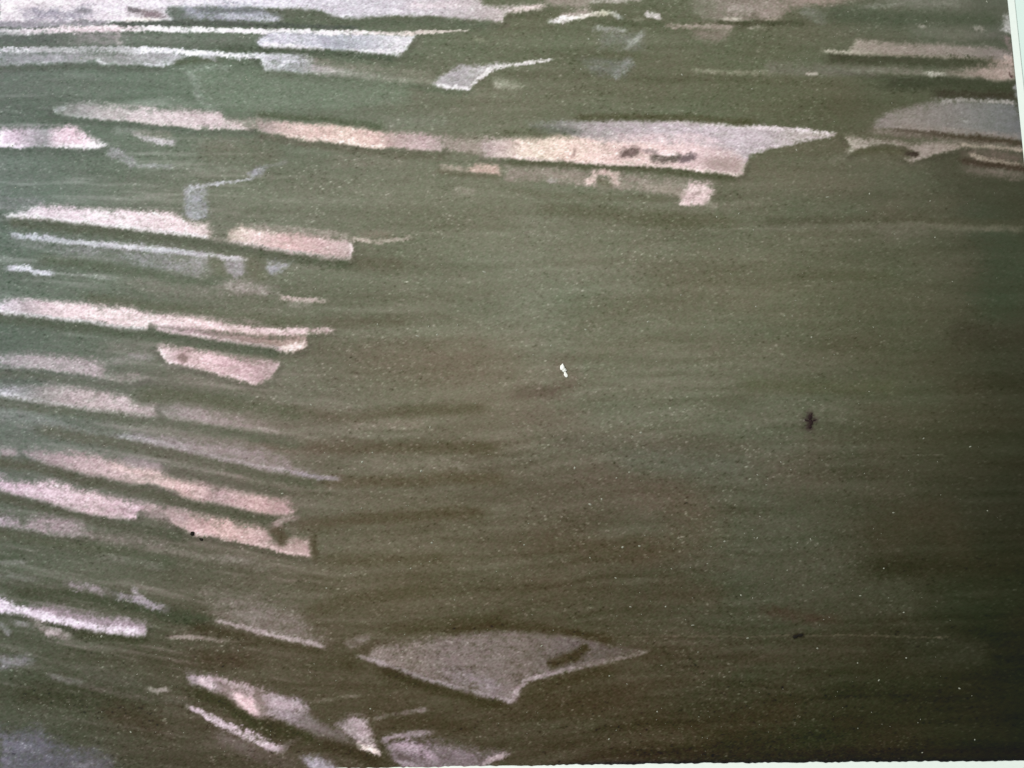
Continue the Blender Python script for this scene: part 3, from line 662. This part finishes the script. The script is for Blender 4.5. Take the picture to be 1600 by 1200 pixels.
L([(1400, 200), (1480, 206), (1595, 216)], (132, 118, 108), 6, .55)
L([(1470, 158), (1500, 155), (1586, 161)], (146, 140, 134), 2, .7)
D([(1395, 207), (1480, 213), (1560, 220), (1604, 226)], (58, 52, 37), .85, 4.2)
L([(1500, 187), (1512, 192)], (150, 150, 146), 1.2, .7)
poly([(1319, 213), (1332, 212), (1342, 217), (1385, 219), (1420, 224), (1480, 222), (1512, 230), (1470, 240), (1440, 248), (1425, 254), (1416, 249), (1436, 245), (1430, 237), (1410, 230), (1390, 226), (1365, 227), (1342, 234), (1325, 240), (1330, 228)],
     [(1319, (176, 164, 148)), (1350, (154, 142, 130)), (1400, (138, 124, 112)), (1450, (144, 128, 118)), (1512, (130, 114, 100))], .93, 2.6, 'pale_strip', 'ragged brown strip right of the blade point', .15)
L([(1360, 205), (1450, 214), (1520, 224), (1600, 232)], (118, 106, 94), 4, .6)
D([(1418, 240), (1430, 242)], (48, 44, 34), .85, 3)
D([(1330, 240), (1380, 234), (1412, 238)], (76, 78, 54), .6, 4)
L([(1502, 227), (1550, 230), (1604, 236)], (154, 138, 120), 2, .7)
L([(1510, 240), (1600, 248)], (92, 80, 68), 8, .7)
L([(1515, 240), (1545, 251), (1596, 259)], (146, 130, 112), 2.8, .7)
D([(1500, 251), (1560, 258), (1608, 266)], (54, 47, 34), .8, 3.6)
L([(1505, 262), (1560, 271), (1606, 275)], (106, 96, 84), 6, .65)
L([(1297, 250), (1328, 238)], (112, 110, 92), 4, .5)
# ---- banding lines of the press and the dark rim where the ink ends
L([(500, 997), (800, 996), (1100, 995), (1300, 993), (1480, 995)], (116, 105, 86), .8, .4, .6)
L([(800, 715), (1100, 714), (1480, 712)], (112, 108, 92), .6, .22, .6)
L([(800, 362), (1000, 361), (1250, 357)], (122, 120, 100), .6, .4, .6)
L([(1410, 712), (1472, 712)], (88, 86, 72), .8, .5, .6)
D([(880, 572), (890, 600)], (104, 86, 72), .3, 14)
D([(1266, 650), (1265, 658), (1265, 667)], (48, 37, 38), .65, 4, 1.4)
D([(1256, 657), (1276, 656)], (58, 50, 48), .35, 3, 1.2)
D([(1242, 995), (1252, 992)], (34, 28, 22), .7, 3)
for q in range(18):                                         # ink starvation ticks near the foot of the sheet
    x0 = rng.uniform(860, 1600)
    L([(x0, bottom_edge(x0) - 14 - rng.uniform(0, 26)), (x0 + rng.uniform(-14, 14), bottom_edge(x0) - 12)], (84, 80, 70), .8, .3)
edge_d = np.maximum(bottom_edge(PX) - PY, 0)
k = np.exp(-(edge_d / 5.0) ** 2) * sstep(800, 1000, PX)
COL = COL * (1 - .8 * k[..., None]) + np.array([30, 32, 46]) * (.8 * k[..., None])
k = np.exp(-((edge_d - 14) / 8.0) ** 2) * sstep(800, 1200, PX) * .45
COL = COL * (1 - k[..., None]) + np.array([40, 32, 24]) * k[..., None]

# ---- final inking: measured tints of the print, spread over the sheet from sample spots
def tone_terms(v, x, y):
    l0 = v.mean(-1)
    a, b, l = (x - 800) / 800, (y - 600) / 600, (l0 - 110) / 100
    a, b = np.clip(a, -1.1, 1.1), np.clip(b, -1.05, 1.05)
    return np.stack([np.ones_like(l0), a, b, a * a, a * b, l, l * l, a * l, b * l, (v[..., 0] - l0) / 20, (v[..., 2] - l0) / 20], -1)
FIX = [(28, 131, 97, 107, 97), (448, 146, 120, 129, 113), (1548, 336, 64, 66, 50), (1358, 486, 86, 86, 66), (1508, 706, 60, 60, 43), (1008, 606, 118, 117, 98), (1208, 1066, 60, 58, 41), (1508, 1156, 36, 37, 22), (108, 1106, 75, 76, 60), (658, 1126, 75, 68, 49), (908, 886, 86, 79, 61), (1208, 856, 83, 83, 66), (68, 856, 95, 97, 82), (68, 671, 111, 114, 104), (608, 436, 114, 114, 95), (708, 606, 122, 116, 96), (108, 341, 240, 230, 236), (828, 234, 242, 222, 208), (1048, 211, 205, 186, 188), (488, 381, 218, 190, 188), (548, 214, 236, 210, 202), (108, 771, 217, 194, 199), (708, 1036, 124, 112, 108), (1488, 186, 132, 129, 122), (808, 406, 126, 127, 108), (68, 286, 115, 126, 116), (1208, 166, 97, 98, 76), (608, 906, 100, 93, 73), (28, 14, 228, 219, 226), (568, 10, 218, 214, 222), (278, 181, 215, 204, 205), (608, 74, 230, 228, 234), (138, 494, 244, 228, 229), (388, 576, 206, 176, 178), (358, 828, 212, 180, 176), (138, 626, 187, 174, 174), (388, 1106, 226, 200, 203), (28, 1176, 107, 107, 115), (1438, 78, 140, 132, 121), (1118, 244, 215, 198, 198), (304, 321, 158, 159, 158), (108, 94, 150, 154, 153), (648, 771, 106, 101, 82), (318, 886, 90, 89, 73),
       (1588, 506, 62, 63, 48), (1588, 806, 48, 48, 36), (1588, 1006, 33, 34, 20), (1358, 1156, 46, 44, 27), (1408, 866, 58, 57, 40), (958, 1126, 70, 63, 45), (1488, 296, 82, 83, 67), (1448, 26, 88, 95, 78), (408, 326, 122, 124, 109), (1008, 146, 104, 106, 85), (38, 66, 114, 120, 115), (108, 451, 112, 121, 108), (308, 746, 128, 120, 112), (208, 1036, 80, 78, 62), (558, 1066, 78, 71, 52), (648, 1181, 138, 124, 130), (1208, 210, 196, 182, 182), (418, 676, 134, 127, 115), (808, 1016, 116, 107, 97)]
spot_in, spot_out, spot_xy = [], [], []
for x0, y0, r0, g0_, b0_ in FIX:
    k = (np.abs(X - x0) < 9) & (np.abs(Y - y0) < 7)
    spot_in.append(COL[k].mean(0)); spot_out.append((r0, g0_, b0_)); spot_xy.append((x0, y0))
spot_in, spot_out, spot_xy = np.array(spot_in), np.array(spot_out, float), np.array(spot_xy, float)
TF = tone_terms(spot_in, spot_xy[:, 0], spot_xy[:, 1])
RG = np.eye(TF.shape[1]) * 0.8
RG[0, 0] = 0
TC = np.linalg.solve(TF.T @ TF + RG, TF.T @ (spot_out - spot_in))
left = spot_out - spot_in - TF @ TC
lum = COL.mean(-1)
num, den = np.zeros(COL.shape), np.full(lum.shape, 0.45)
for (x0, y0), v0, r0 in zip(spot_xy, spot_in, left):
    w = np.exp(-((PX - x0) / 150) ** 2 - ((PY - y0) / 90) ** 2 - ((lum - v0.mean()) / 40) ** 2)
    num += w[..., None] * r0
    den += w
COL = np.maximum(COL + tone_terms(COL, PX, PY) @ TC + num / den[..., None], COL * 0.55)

# ---- grain of the print: fibres, speckle, pale paper showing through
bl = np.exp(-((PX - 1660) / 330.0) ** 2)
fine = rng.normal(0, 1, X.shape)
fine = (fine + 0.55 * np.roll(fine, 1, 1)) / 1.14
fib = noise(PX, PY, 7, 2.4, 0.5, 31) + noise(PX, PY, 6, 2.2, -0.35, 32) + noise(PX, PY, 4.2, 2.6, 0.1, 33)
dens = 0.85 + 0.6 * noise(PX, PY, 70, 45, 0, 35) + .3 * noise(PX, PY, 24, 16, 0, 38)
dens = np.clip(dens, 0.1, 2)
calm = 1 - .66 * bl
grain = (fine * 4.6 + fib * (1.6 + 2.4 * dens)) * calm
fleck = np.clip(fib * 0.62 + fine * 0.45 - 1.05, 0, 2) * 30 * dens * calm
dark = np.clip(-fib * 0.62 - fine * 0.35 - 1.0, 0, 2) * -20 * dens * calm
pg = fine * 12 + fib * 9 + noise(PX, PY, 16, 6, 0.3, 36) * 10 + noise(PX, PY, 44, 8, 0.12, 39) * 8
COL += (grain + fleck + dark)[..., None] * (1 - 0.7 * PALE[..., None])
COL += (pg * PALE)[..., None] * np.array([0.95, 1.0, 1.0])
COL += (noise(PX, PY, 4, 3, .2, 37) * 2.0 * calm)[..., None] * np.array([1, -.7, .5])

# ------------------------------------------------------------------ colour seen under this window light -> ink colour on the paper
fx, fy = (X - 800) / 800.0, (Y - 600) / 600.0
TERMS = np.stack([np.ones_like(fx), fx, fy, fx * fx, fx * fy, fy * fy, fx ** 3, fx * fx * fy], -1)
E_COEF = np.array( [[1.1591, -0.1421, -0.0604, 0.0092, 0.0261, -0.0013, 0.0005, -0.0034], [1.2043, -0.1455, -0.0619, 0.0085, 0.026, -0.0014, 0.0018, -0.0032], [1.1722, -0.1425, -0.0606, 0.0089, 0.0258, -0.0012, 0.0012, -0.0033]] )
V_COEF = np.array( [[0.0131, -0.0119, -0.00293, 0.011, 0.01018, -0.00051, -0.0044, -0.00991], [0.0136, -0.01207, -0.00298, 0.01124, 0.01037, -0.0005, -0.0045, -0.01013], [0.01325, -0.01188, -0.00292, 0.01101, 0.01018, -0.0005, -0.00439, -0.00992]] )
if CAL == 'white':
    INK = np.full(COL.shape, 0.3)
elif CAL == 'black':
    INK = np.full(COL.shape, 0.0)
else:
    fxc = np.clip(fx, -1.05, 1.05); fyc = np.clip(fy, -1.05, 1.05)
    TERMS = np.stack([np.ones_like(fxc), fxc, fyc, fxc * fxc, fxc * fyc, fyc * fyc, fxc ** 3, fxc * fxc * fyc], -1)
    E, VEIL = TERMS @ E_COEF.T, TERMS @ V_COEF.T
    INK = np.clip((to_lin(COL) - VEIL) / E, 0.0025, 0.88)

# ------------------------------------------------------------------ materials
def new_mat(name):
    mt = bpy.data.materials.new(name)
    mt.use_nodes = True
    nt = mt.node_tree
    return mt, nt, nt.nodes['Principled BSDF']

def bump_from_noise(nt, bsdf, scale, strength, dist):
    tc = nt.nodes.new('ShaderNodeTexCoord')
    n = nt.nodes.new('ShaderNodeTexNoise')
    n.inputs['Scale'].default_value = scale
    n.inputs['Detail'].default_value = 4
    b = nt.nodes.new('ShaderNodeBump')
    b.inputs['Strength'].default_value = strength
    b.inputs['Distance'].default_value = dist
    nt.links.new(tc.outputs['Object'], n.inputs['Vector'])
    nt.links.new(n.outputs['Fac'], b.inputs['Height'])
    nt.links.new(b.outputs['Normal'], bsdf.inputs['Normal'])
    return n

M_print, nt, bs = new_mat('printed_ink')
at = nt.nodes.new('ShaderNodeAttribute')
at.attribute_name = 'ink'
nt.links.new(at.outputs['Color'], bs.inputs['Base Color'])
bs.inputs['Roughness'].default_value = 0.5
bs.inputs['Specular IOR Level'].default_value = 0.19
bump_from_noise(nt, bs, 2600, 0.10, 0.00006)

def plain(name, rgb, rough, nscale, var):
    mt, nt, bs = new_mat(name)
    bs.inputs['Roughness'].default_value = rough
    bs.inputs['Specular IOR Level'].default_value = 0.5 if rough < 0.9 else 0.1
    n = bump_from_noise(nt, bs, nscale, 0.15, 0.0001)
    mix = nt.nodes.new('ShaderNodeMix')
    mix.data_type = 'RGBA'
    mix.inputs['A'].default_value = (*[c * (1 - var) for c in rgb], 1)
    mix.inputs['B'].default_value = (*[min(1, c * (1 + var)) for c in rgb], 1)
    nt.links.new(n.outputs['Fac'], mix.inputs['Factor'])
    nt.links.new(mix.outputs['Result'], bs.inputs['Base Color'])
    return mt
M_paper = plain('white_paper', (0.79, 0.835, 0.785), 0.6, 900, 0.04)
M_table = plain('mint_laminate', (0.69, 0.80, 0.75), 0.45, 300, 0.03)
M_crumb = plain('white_crumb', (0.80, 0.79, 0.74), 0.7, 3000, 0.08)
M_dust = plain('pale_dust', (0.27, 0.27, 0.215), 0.8, 3000, 0.2)
M_dark = plain('dark_grit', (0.013, 0.011, 0.009), 0.95, 3000, 0.4)
M_bug = plain('dark_crust', (0.024, 0.014, 0.014), 0.95, 5000, 0.5)

# ------------------------------------------------------------------ table, sheet, printed picture
def mesh_obj(name, verts, faces, mat, parent=None, smooth=False):
    me = bpy.data.meshes.new(name)
    me.from_pydata([tuple(map(float, v)) for v in verts], [], faces)
    me.materials.append(mat)
    if smooth:
        me.polygons.foreach_set('use_smooth', [True] * len(me.polygons))
    me.update()
    return link(bpy.data.objects.new(name, me), parent)

TH = 0.00016                                                # thickness of the card
bm = bmesh.new()
bmesh.ops.create_cube(bm, size=1.0)
bmesh.ops.scale(bm, vec=(0.9, 0.7, 0.02), verts=bm.verts)
bmesh.ops.bevel(bm, geom=list(bm.edges), offset=0.004, segments=3, affect='EDGES')
me = bpy.data.meshes.new('table_top')
bm.to_mesh(me); bm.free()
me.materials.append(M_table)
table = link(bpy.data.objects.new('table_top', me))
table.location = (-0.02, 0.02, -TH - 0.01 - 0.00003)
table['kind'] = 'structure'

sheet = bpy.data.objects.new('printed_sheet', None)
sheet.empty_display_size = 0.02
link(sheet)
sheet['label'] = 'white edged print of green ground streaked with pink strips on pale mint table'
sheet['category'] = 'printed picture'

def outline_pt(u, v):                                       # sheet outline, beyond the inked area by its white margin
    return plane_pt(u, v)
x_l, y_t = ul[0] - 14, vl[0] - 14
ring = []
for x in np.linspace(x_l, 1708, 60): ring.append((x, bottom_edge(x) + 62))
for y in np.linspace(1240, y_t, 40): ring.append((right_edge(y) + 11.5 + 0.004 * y, y))
for x in np.linspace(1560, x_l, 40)[1:]: ring.append((x, y_t))
for y in np.linspace(y_t, 1260, 40)[1:-1]: ring.append((x_l, y))
ring = np.array(ring)
top = plane_pt(ring[:, 0], ring[:, 1], 0.0)
inn = (top - top.mean(0)) * 0.9992 + top.mean(0)            # softened arris of the cut edge
bev = top.copy(); bev[:, 2] = -0.00004
bot = top.copy(); bot[:, 2] = -TH
n = len(ring)
vs = np.concatenate([inn, bev, bot])
fs = [list(range(n))] + [list(range(2 * n, 3 * n))[::-1]]
for r in (0, 1):
    for i in range(n):
        j = (i + 1) % n
        fs.append([r * n + i, (r + 1) * n + i, (r + 1) * n + j, r * n + j])
mesh_obj('paper', vs, fs, M_paper, sheet)

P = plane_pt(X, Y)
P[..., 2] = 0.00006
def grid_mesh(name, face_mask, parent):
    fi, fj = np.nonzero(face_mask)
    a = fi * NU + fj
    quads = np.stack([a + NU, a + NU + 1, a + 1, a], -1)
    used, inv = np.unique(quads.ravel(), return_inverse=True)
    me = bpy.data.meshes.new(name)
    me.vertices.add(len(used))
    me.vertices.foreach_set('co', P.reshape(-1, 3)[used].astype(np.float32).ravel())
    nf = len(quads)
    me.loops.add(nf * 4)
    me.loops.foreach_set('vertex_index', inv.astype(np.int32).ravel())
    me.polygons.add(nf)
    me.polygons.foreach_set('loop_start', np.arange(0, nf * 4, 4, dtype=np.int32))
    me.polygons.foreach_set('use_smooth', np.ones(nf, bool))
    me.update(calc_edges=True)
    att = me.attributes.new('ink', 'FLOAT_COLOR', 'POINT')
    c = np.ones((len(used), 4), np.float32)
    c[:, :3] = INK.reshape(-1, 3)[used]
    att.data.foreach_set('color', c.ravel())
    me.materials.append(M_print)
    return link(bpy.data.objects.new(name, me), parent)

own = OWNER.copy()
own[(X < -8) | (Y < -8)] = 0                                # only the strips in view become parts
fo = own[:-1, :-1]
counts = np.bincount(fo.ravel(), minlength=len(PARTS) + 1)
keep = [i for i in range(1, len(PARTS) + 1) if counts[i] > 60]
base_mask = ~np.isin(fo, keep)
picture = grid_mesh('printed_picture', base_mask, sheet)
for i in keep:
    o = grid_mesh(PARTS[i - 1][0], fo == i, picture)
    if PARTS[i - 1][1]:
        o['label'] = PARTS[i - 1][1]

# ------------------------------------------------------------------ loose things lying on the print
def lump(name, x, y, lobes, mat, label, cat, z0=0.00006, seed=0, jag=0.18):
    """a small irregular crumb: lobes (dx, dy, rx, ry, h, angle) in sheet units, one continuous mesh"""
    r = np.random.default_rng(seed)
    o = plane_pt(x, y)
    mpp = FRAME_W / 1600.0
    bm = bmesh.new()
    for dx, dy, rx, ry, h, ang in lobes:
        ret = bmesh.ops.create_icosphere(bm, subdivisions=2, radius=1.0)
        for v in ret['verts']:
            f = 1 + r.uniform(-jag, jag)
            px, py, pz = v.co.x * rx * f, v.co.y * ry * f, v.co.z
            ca, sa = math.cos(ang), math.sin(ang)
            v.co = ((dx + px * ca - py * sa) * mpp, -(dy + px * sa + py * ca) * mpp, (h * mpp) * max(-0.05, 0.35 + 0.65 * pz * f))
    me = bpy.data.meshes.new(name)
    bm.to_mesh(me); bm.free()
    me.materials.append(mat)
    ob = link(bpy.data.objects.new(name, me))
    ob.location = (float(o[0]), float(o[1]), z0)
    ob['label'], ob['category'] = label, cat
    return ob

lump('paper_crumb', 880, 577, [(-1, -2, 3.9, 4.8, 3, -0.25), (1.5, 1.5, 3.6, 3.2, 2.5, 0.3), (4, 9, 2.6, 4.4, 1.0, -0.35), (-0.8, -6, 1.6, 2.8, 2, -.1), (2.8, 5, 1.8, 3, 1.2, -.3)], M_crumb,
     'small bright white crumb lying near the middle of the print', 'crumb', seed=3)
lump('squashed_insect', 1266, 658, [(-0.5, -6, 2.8, 3.8, 1.6, 0.2), (.6, 1.5, 2.6, 4.4, 1.3, -0.1), (-.8, 8.5, 2.4, 3.2, 1.2, 0.3), (-5.5, -1, 3.4, 1.3, .5, .35), (6, -1, 3.6, 1.1, .5, -.35), (2.5, -11, .9, 2.2, .5, .5)], M_bug,
     'tiny dark squashed insect on the right half of the print', 'insect', seed=4, jag=.3)
lump('dark_grit', 1246, 993.5, [(-4, 1.5, 3.6, 2.2, 1.2, -0.35), (3.5, -1.2, 5, 1.8, 1.2, -0.25)], M_dark,
     'long dark grain of grit on the faint line near the bottom', 'grit', seed=5)
lump('dark_grit', 300.5, 834, [(0, 0, 3.2, 3.2, 2.4, 0), (1.5, -1.5, 2, 2, 2, 0)], M_dark,
     'round black grain of grit below the notched pink strip', 'grit', seed=6)
lump('dark_grit', 315, 843, [(0, 0, 2.4, 2.2, 1.4, 0), (-2, -1, 1.5, 1.2, 1, 0)], M_dark,
     'smaller dark grain of grit just right of the round black one', 'grit', seed=7)

# pale dust: tiny flakes, clustered, thinner towards the right
big = [(1293, 308, 5, 1.8), (757, 425, 4, 1.8), (652, 525, 3.4, 1.4), (1268, 527, 3, 2.4), (1443, 685, 3, 1.5), (1516, 698, 3, 2), (1381, 888, 2.4, 2),
       (1246, 848, 2.6, 1.4), (1412, 957, 3, 1.6), (1344, 931, 3, 1.8), (1277, 1013, 2.6, 2.4), (1416, 1028, 2.4, 2), (1373, 1063, 3.2, 1.8), (1543, 798, 2.4, 1.6),
       (1523, 1156, 2, 2), (1441, 1176, 2, 1.6), (1272, 626, 1.8, 1.6), (1358, 612, 2, 1.4), (1220, 722, 2.4, 2), (507, 101, 2, 2.4), (1001, 676, 2.4, 2), (898, 731, 2.6, 2),
       (963, 747, 1.8, 1.6), (983, 738, 1.6, 1.6), (940, 780, 1.8, 2), (999, 853, 2.4, 1.6), (973, 855, 2.4, 1.8), (566, 722, 2.6, 2.4), (658, 736, 2, 2.6), (675, 848, 1.6, 2.4),
       (535, 798, 1.2, 2.2), (565, 794, 1.2, 2), (582, 707, 1.6, 1.4), (672, 668, 2.4, 1.4), (590, 507, 1.2, 2.4), (683, 523, 2, 2), (715, 508, 1.2, 2.4), (670, 510, 1.4, 2.2),
       (420, 270, 1.2, 1.6), (915, 515, 2.4, 1.6), (861, 540, 2, 1.6), (1124, 389, 1.8, 1.8), (1120, 339, 1.6, 1.6), (1064, 461, 1.4, 1.6), (1181, 479, 1.6, 1.4), (1101, 511, 1.6, 1.4), (920, 61, 2.6, 2), (936, 62, 2, 1.6), (908, 108, 2.4, 1.4),
       (1158, 930, 1.6, 2), (1040, 948, 1.6, 1.6), (985, 948, 2.4, 1.4), (1082, 977, 3.4, 1.2), (1230, 891, 1.8, 1.4), (1168, 997, 2.6, 1.2), (642, 888, 1.8, 1.6), (510, 919, 1.6, 1.6),
       (1340, 1036, 2.4, 1.6), (952, 1056, 1.4, 1.8), (1027, 1112, 1.4, 1.4), (1132, 846, 2.4, 2), (1461, 371, 2, 1.8), (1375, 525, 1.8, 1), (1488, 440, 2, 1.2), (1300, 440, 1.8, 1.2), (1311, 466, 1.6, 1.6), (1238, 494, 1.6, 1.6), (1226, 493, 1.4, 1.4)]
flk = []
tries = 0
while len(flk) < 1500 and tries < 20000:
    tries += 1
    x, y = rng.uniform(-4, 1560), rng.uniform(-4, 1180)
    clump = 0.5 + 0.5 * float(noise(np.array([x]), np.array([y]), 70, 45, 0, 51)[0])
    if rng.random() < (0.25 + clump ** 2) * (1 - 0.82 * math.exp(-((x - 1640) / 360.0) ** 2)) * 0.8:
        s = 0.36 + rng.exponential(0.24)
        flk.append((x, y, min(s, 1.9) * rng.uniform(.8, 1.7), min(s, 1.9) * rng.uniform(.5, .9)))
verts, faces = [], []
mpp = FRAME_W / 1600.0
for x, y, rx, ry in [(a, b, c * (.85 if a < 1200 else .62), d * (.85 if a < 1200 else .6)) for a, b, c, d in big] + flk:
    c = plane_pt(x, y)
    kk = 6
    ph, b0 = rng.uniform(0, 6.28), len(verts)
    rot = rng.normal(0, .6)
    for q in range(kk):
        a = ph + q * 2 * math.pi / kk
        f = rng.uniform(.7, 1.2)
        ex, ey = rx * f * math.cos(a), ry * f * math.sin(a)
        verts.append((c[0] + (ex * math.cos(rot) - ey * math.sin(rot)) * mpp, c[1] + (ex * math.sin(rot) + ey * math.cos(rot)) * mpp, 0.00007))
    verts.append((c[0] + rng.normal(0, .2) * mpp, c[1] + rng.normal(0, .2) * mpp, 0.00007 + ry * 0.5 * mpp))
    faces += [[b0 + q, b0 + (q + 1) % kk, b0 + kk] for q in range(kk)]
dust = mesh_obj('dust', verts, faces, M_dust)
dust['kind'] = 'stuff'
dust['label'] = 'tiny pale dust flecks scattered over the whole print'
dust['category'] = 'dust'
print('faces in picture', X.size, 'parts', len(keep), 'dust', len(flk))
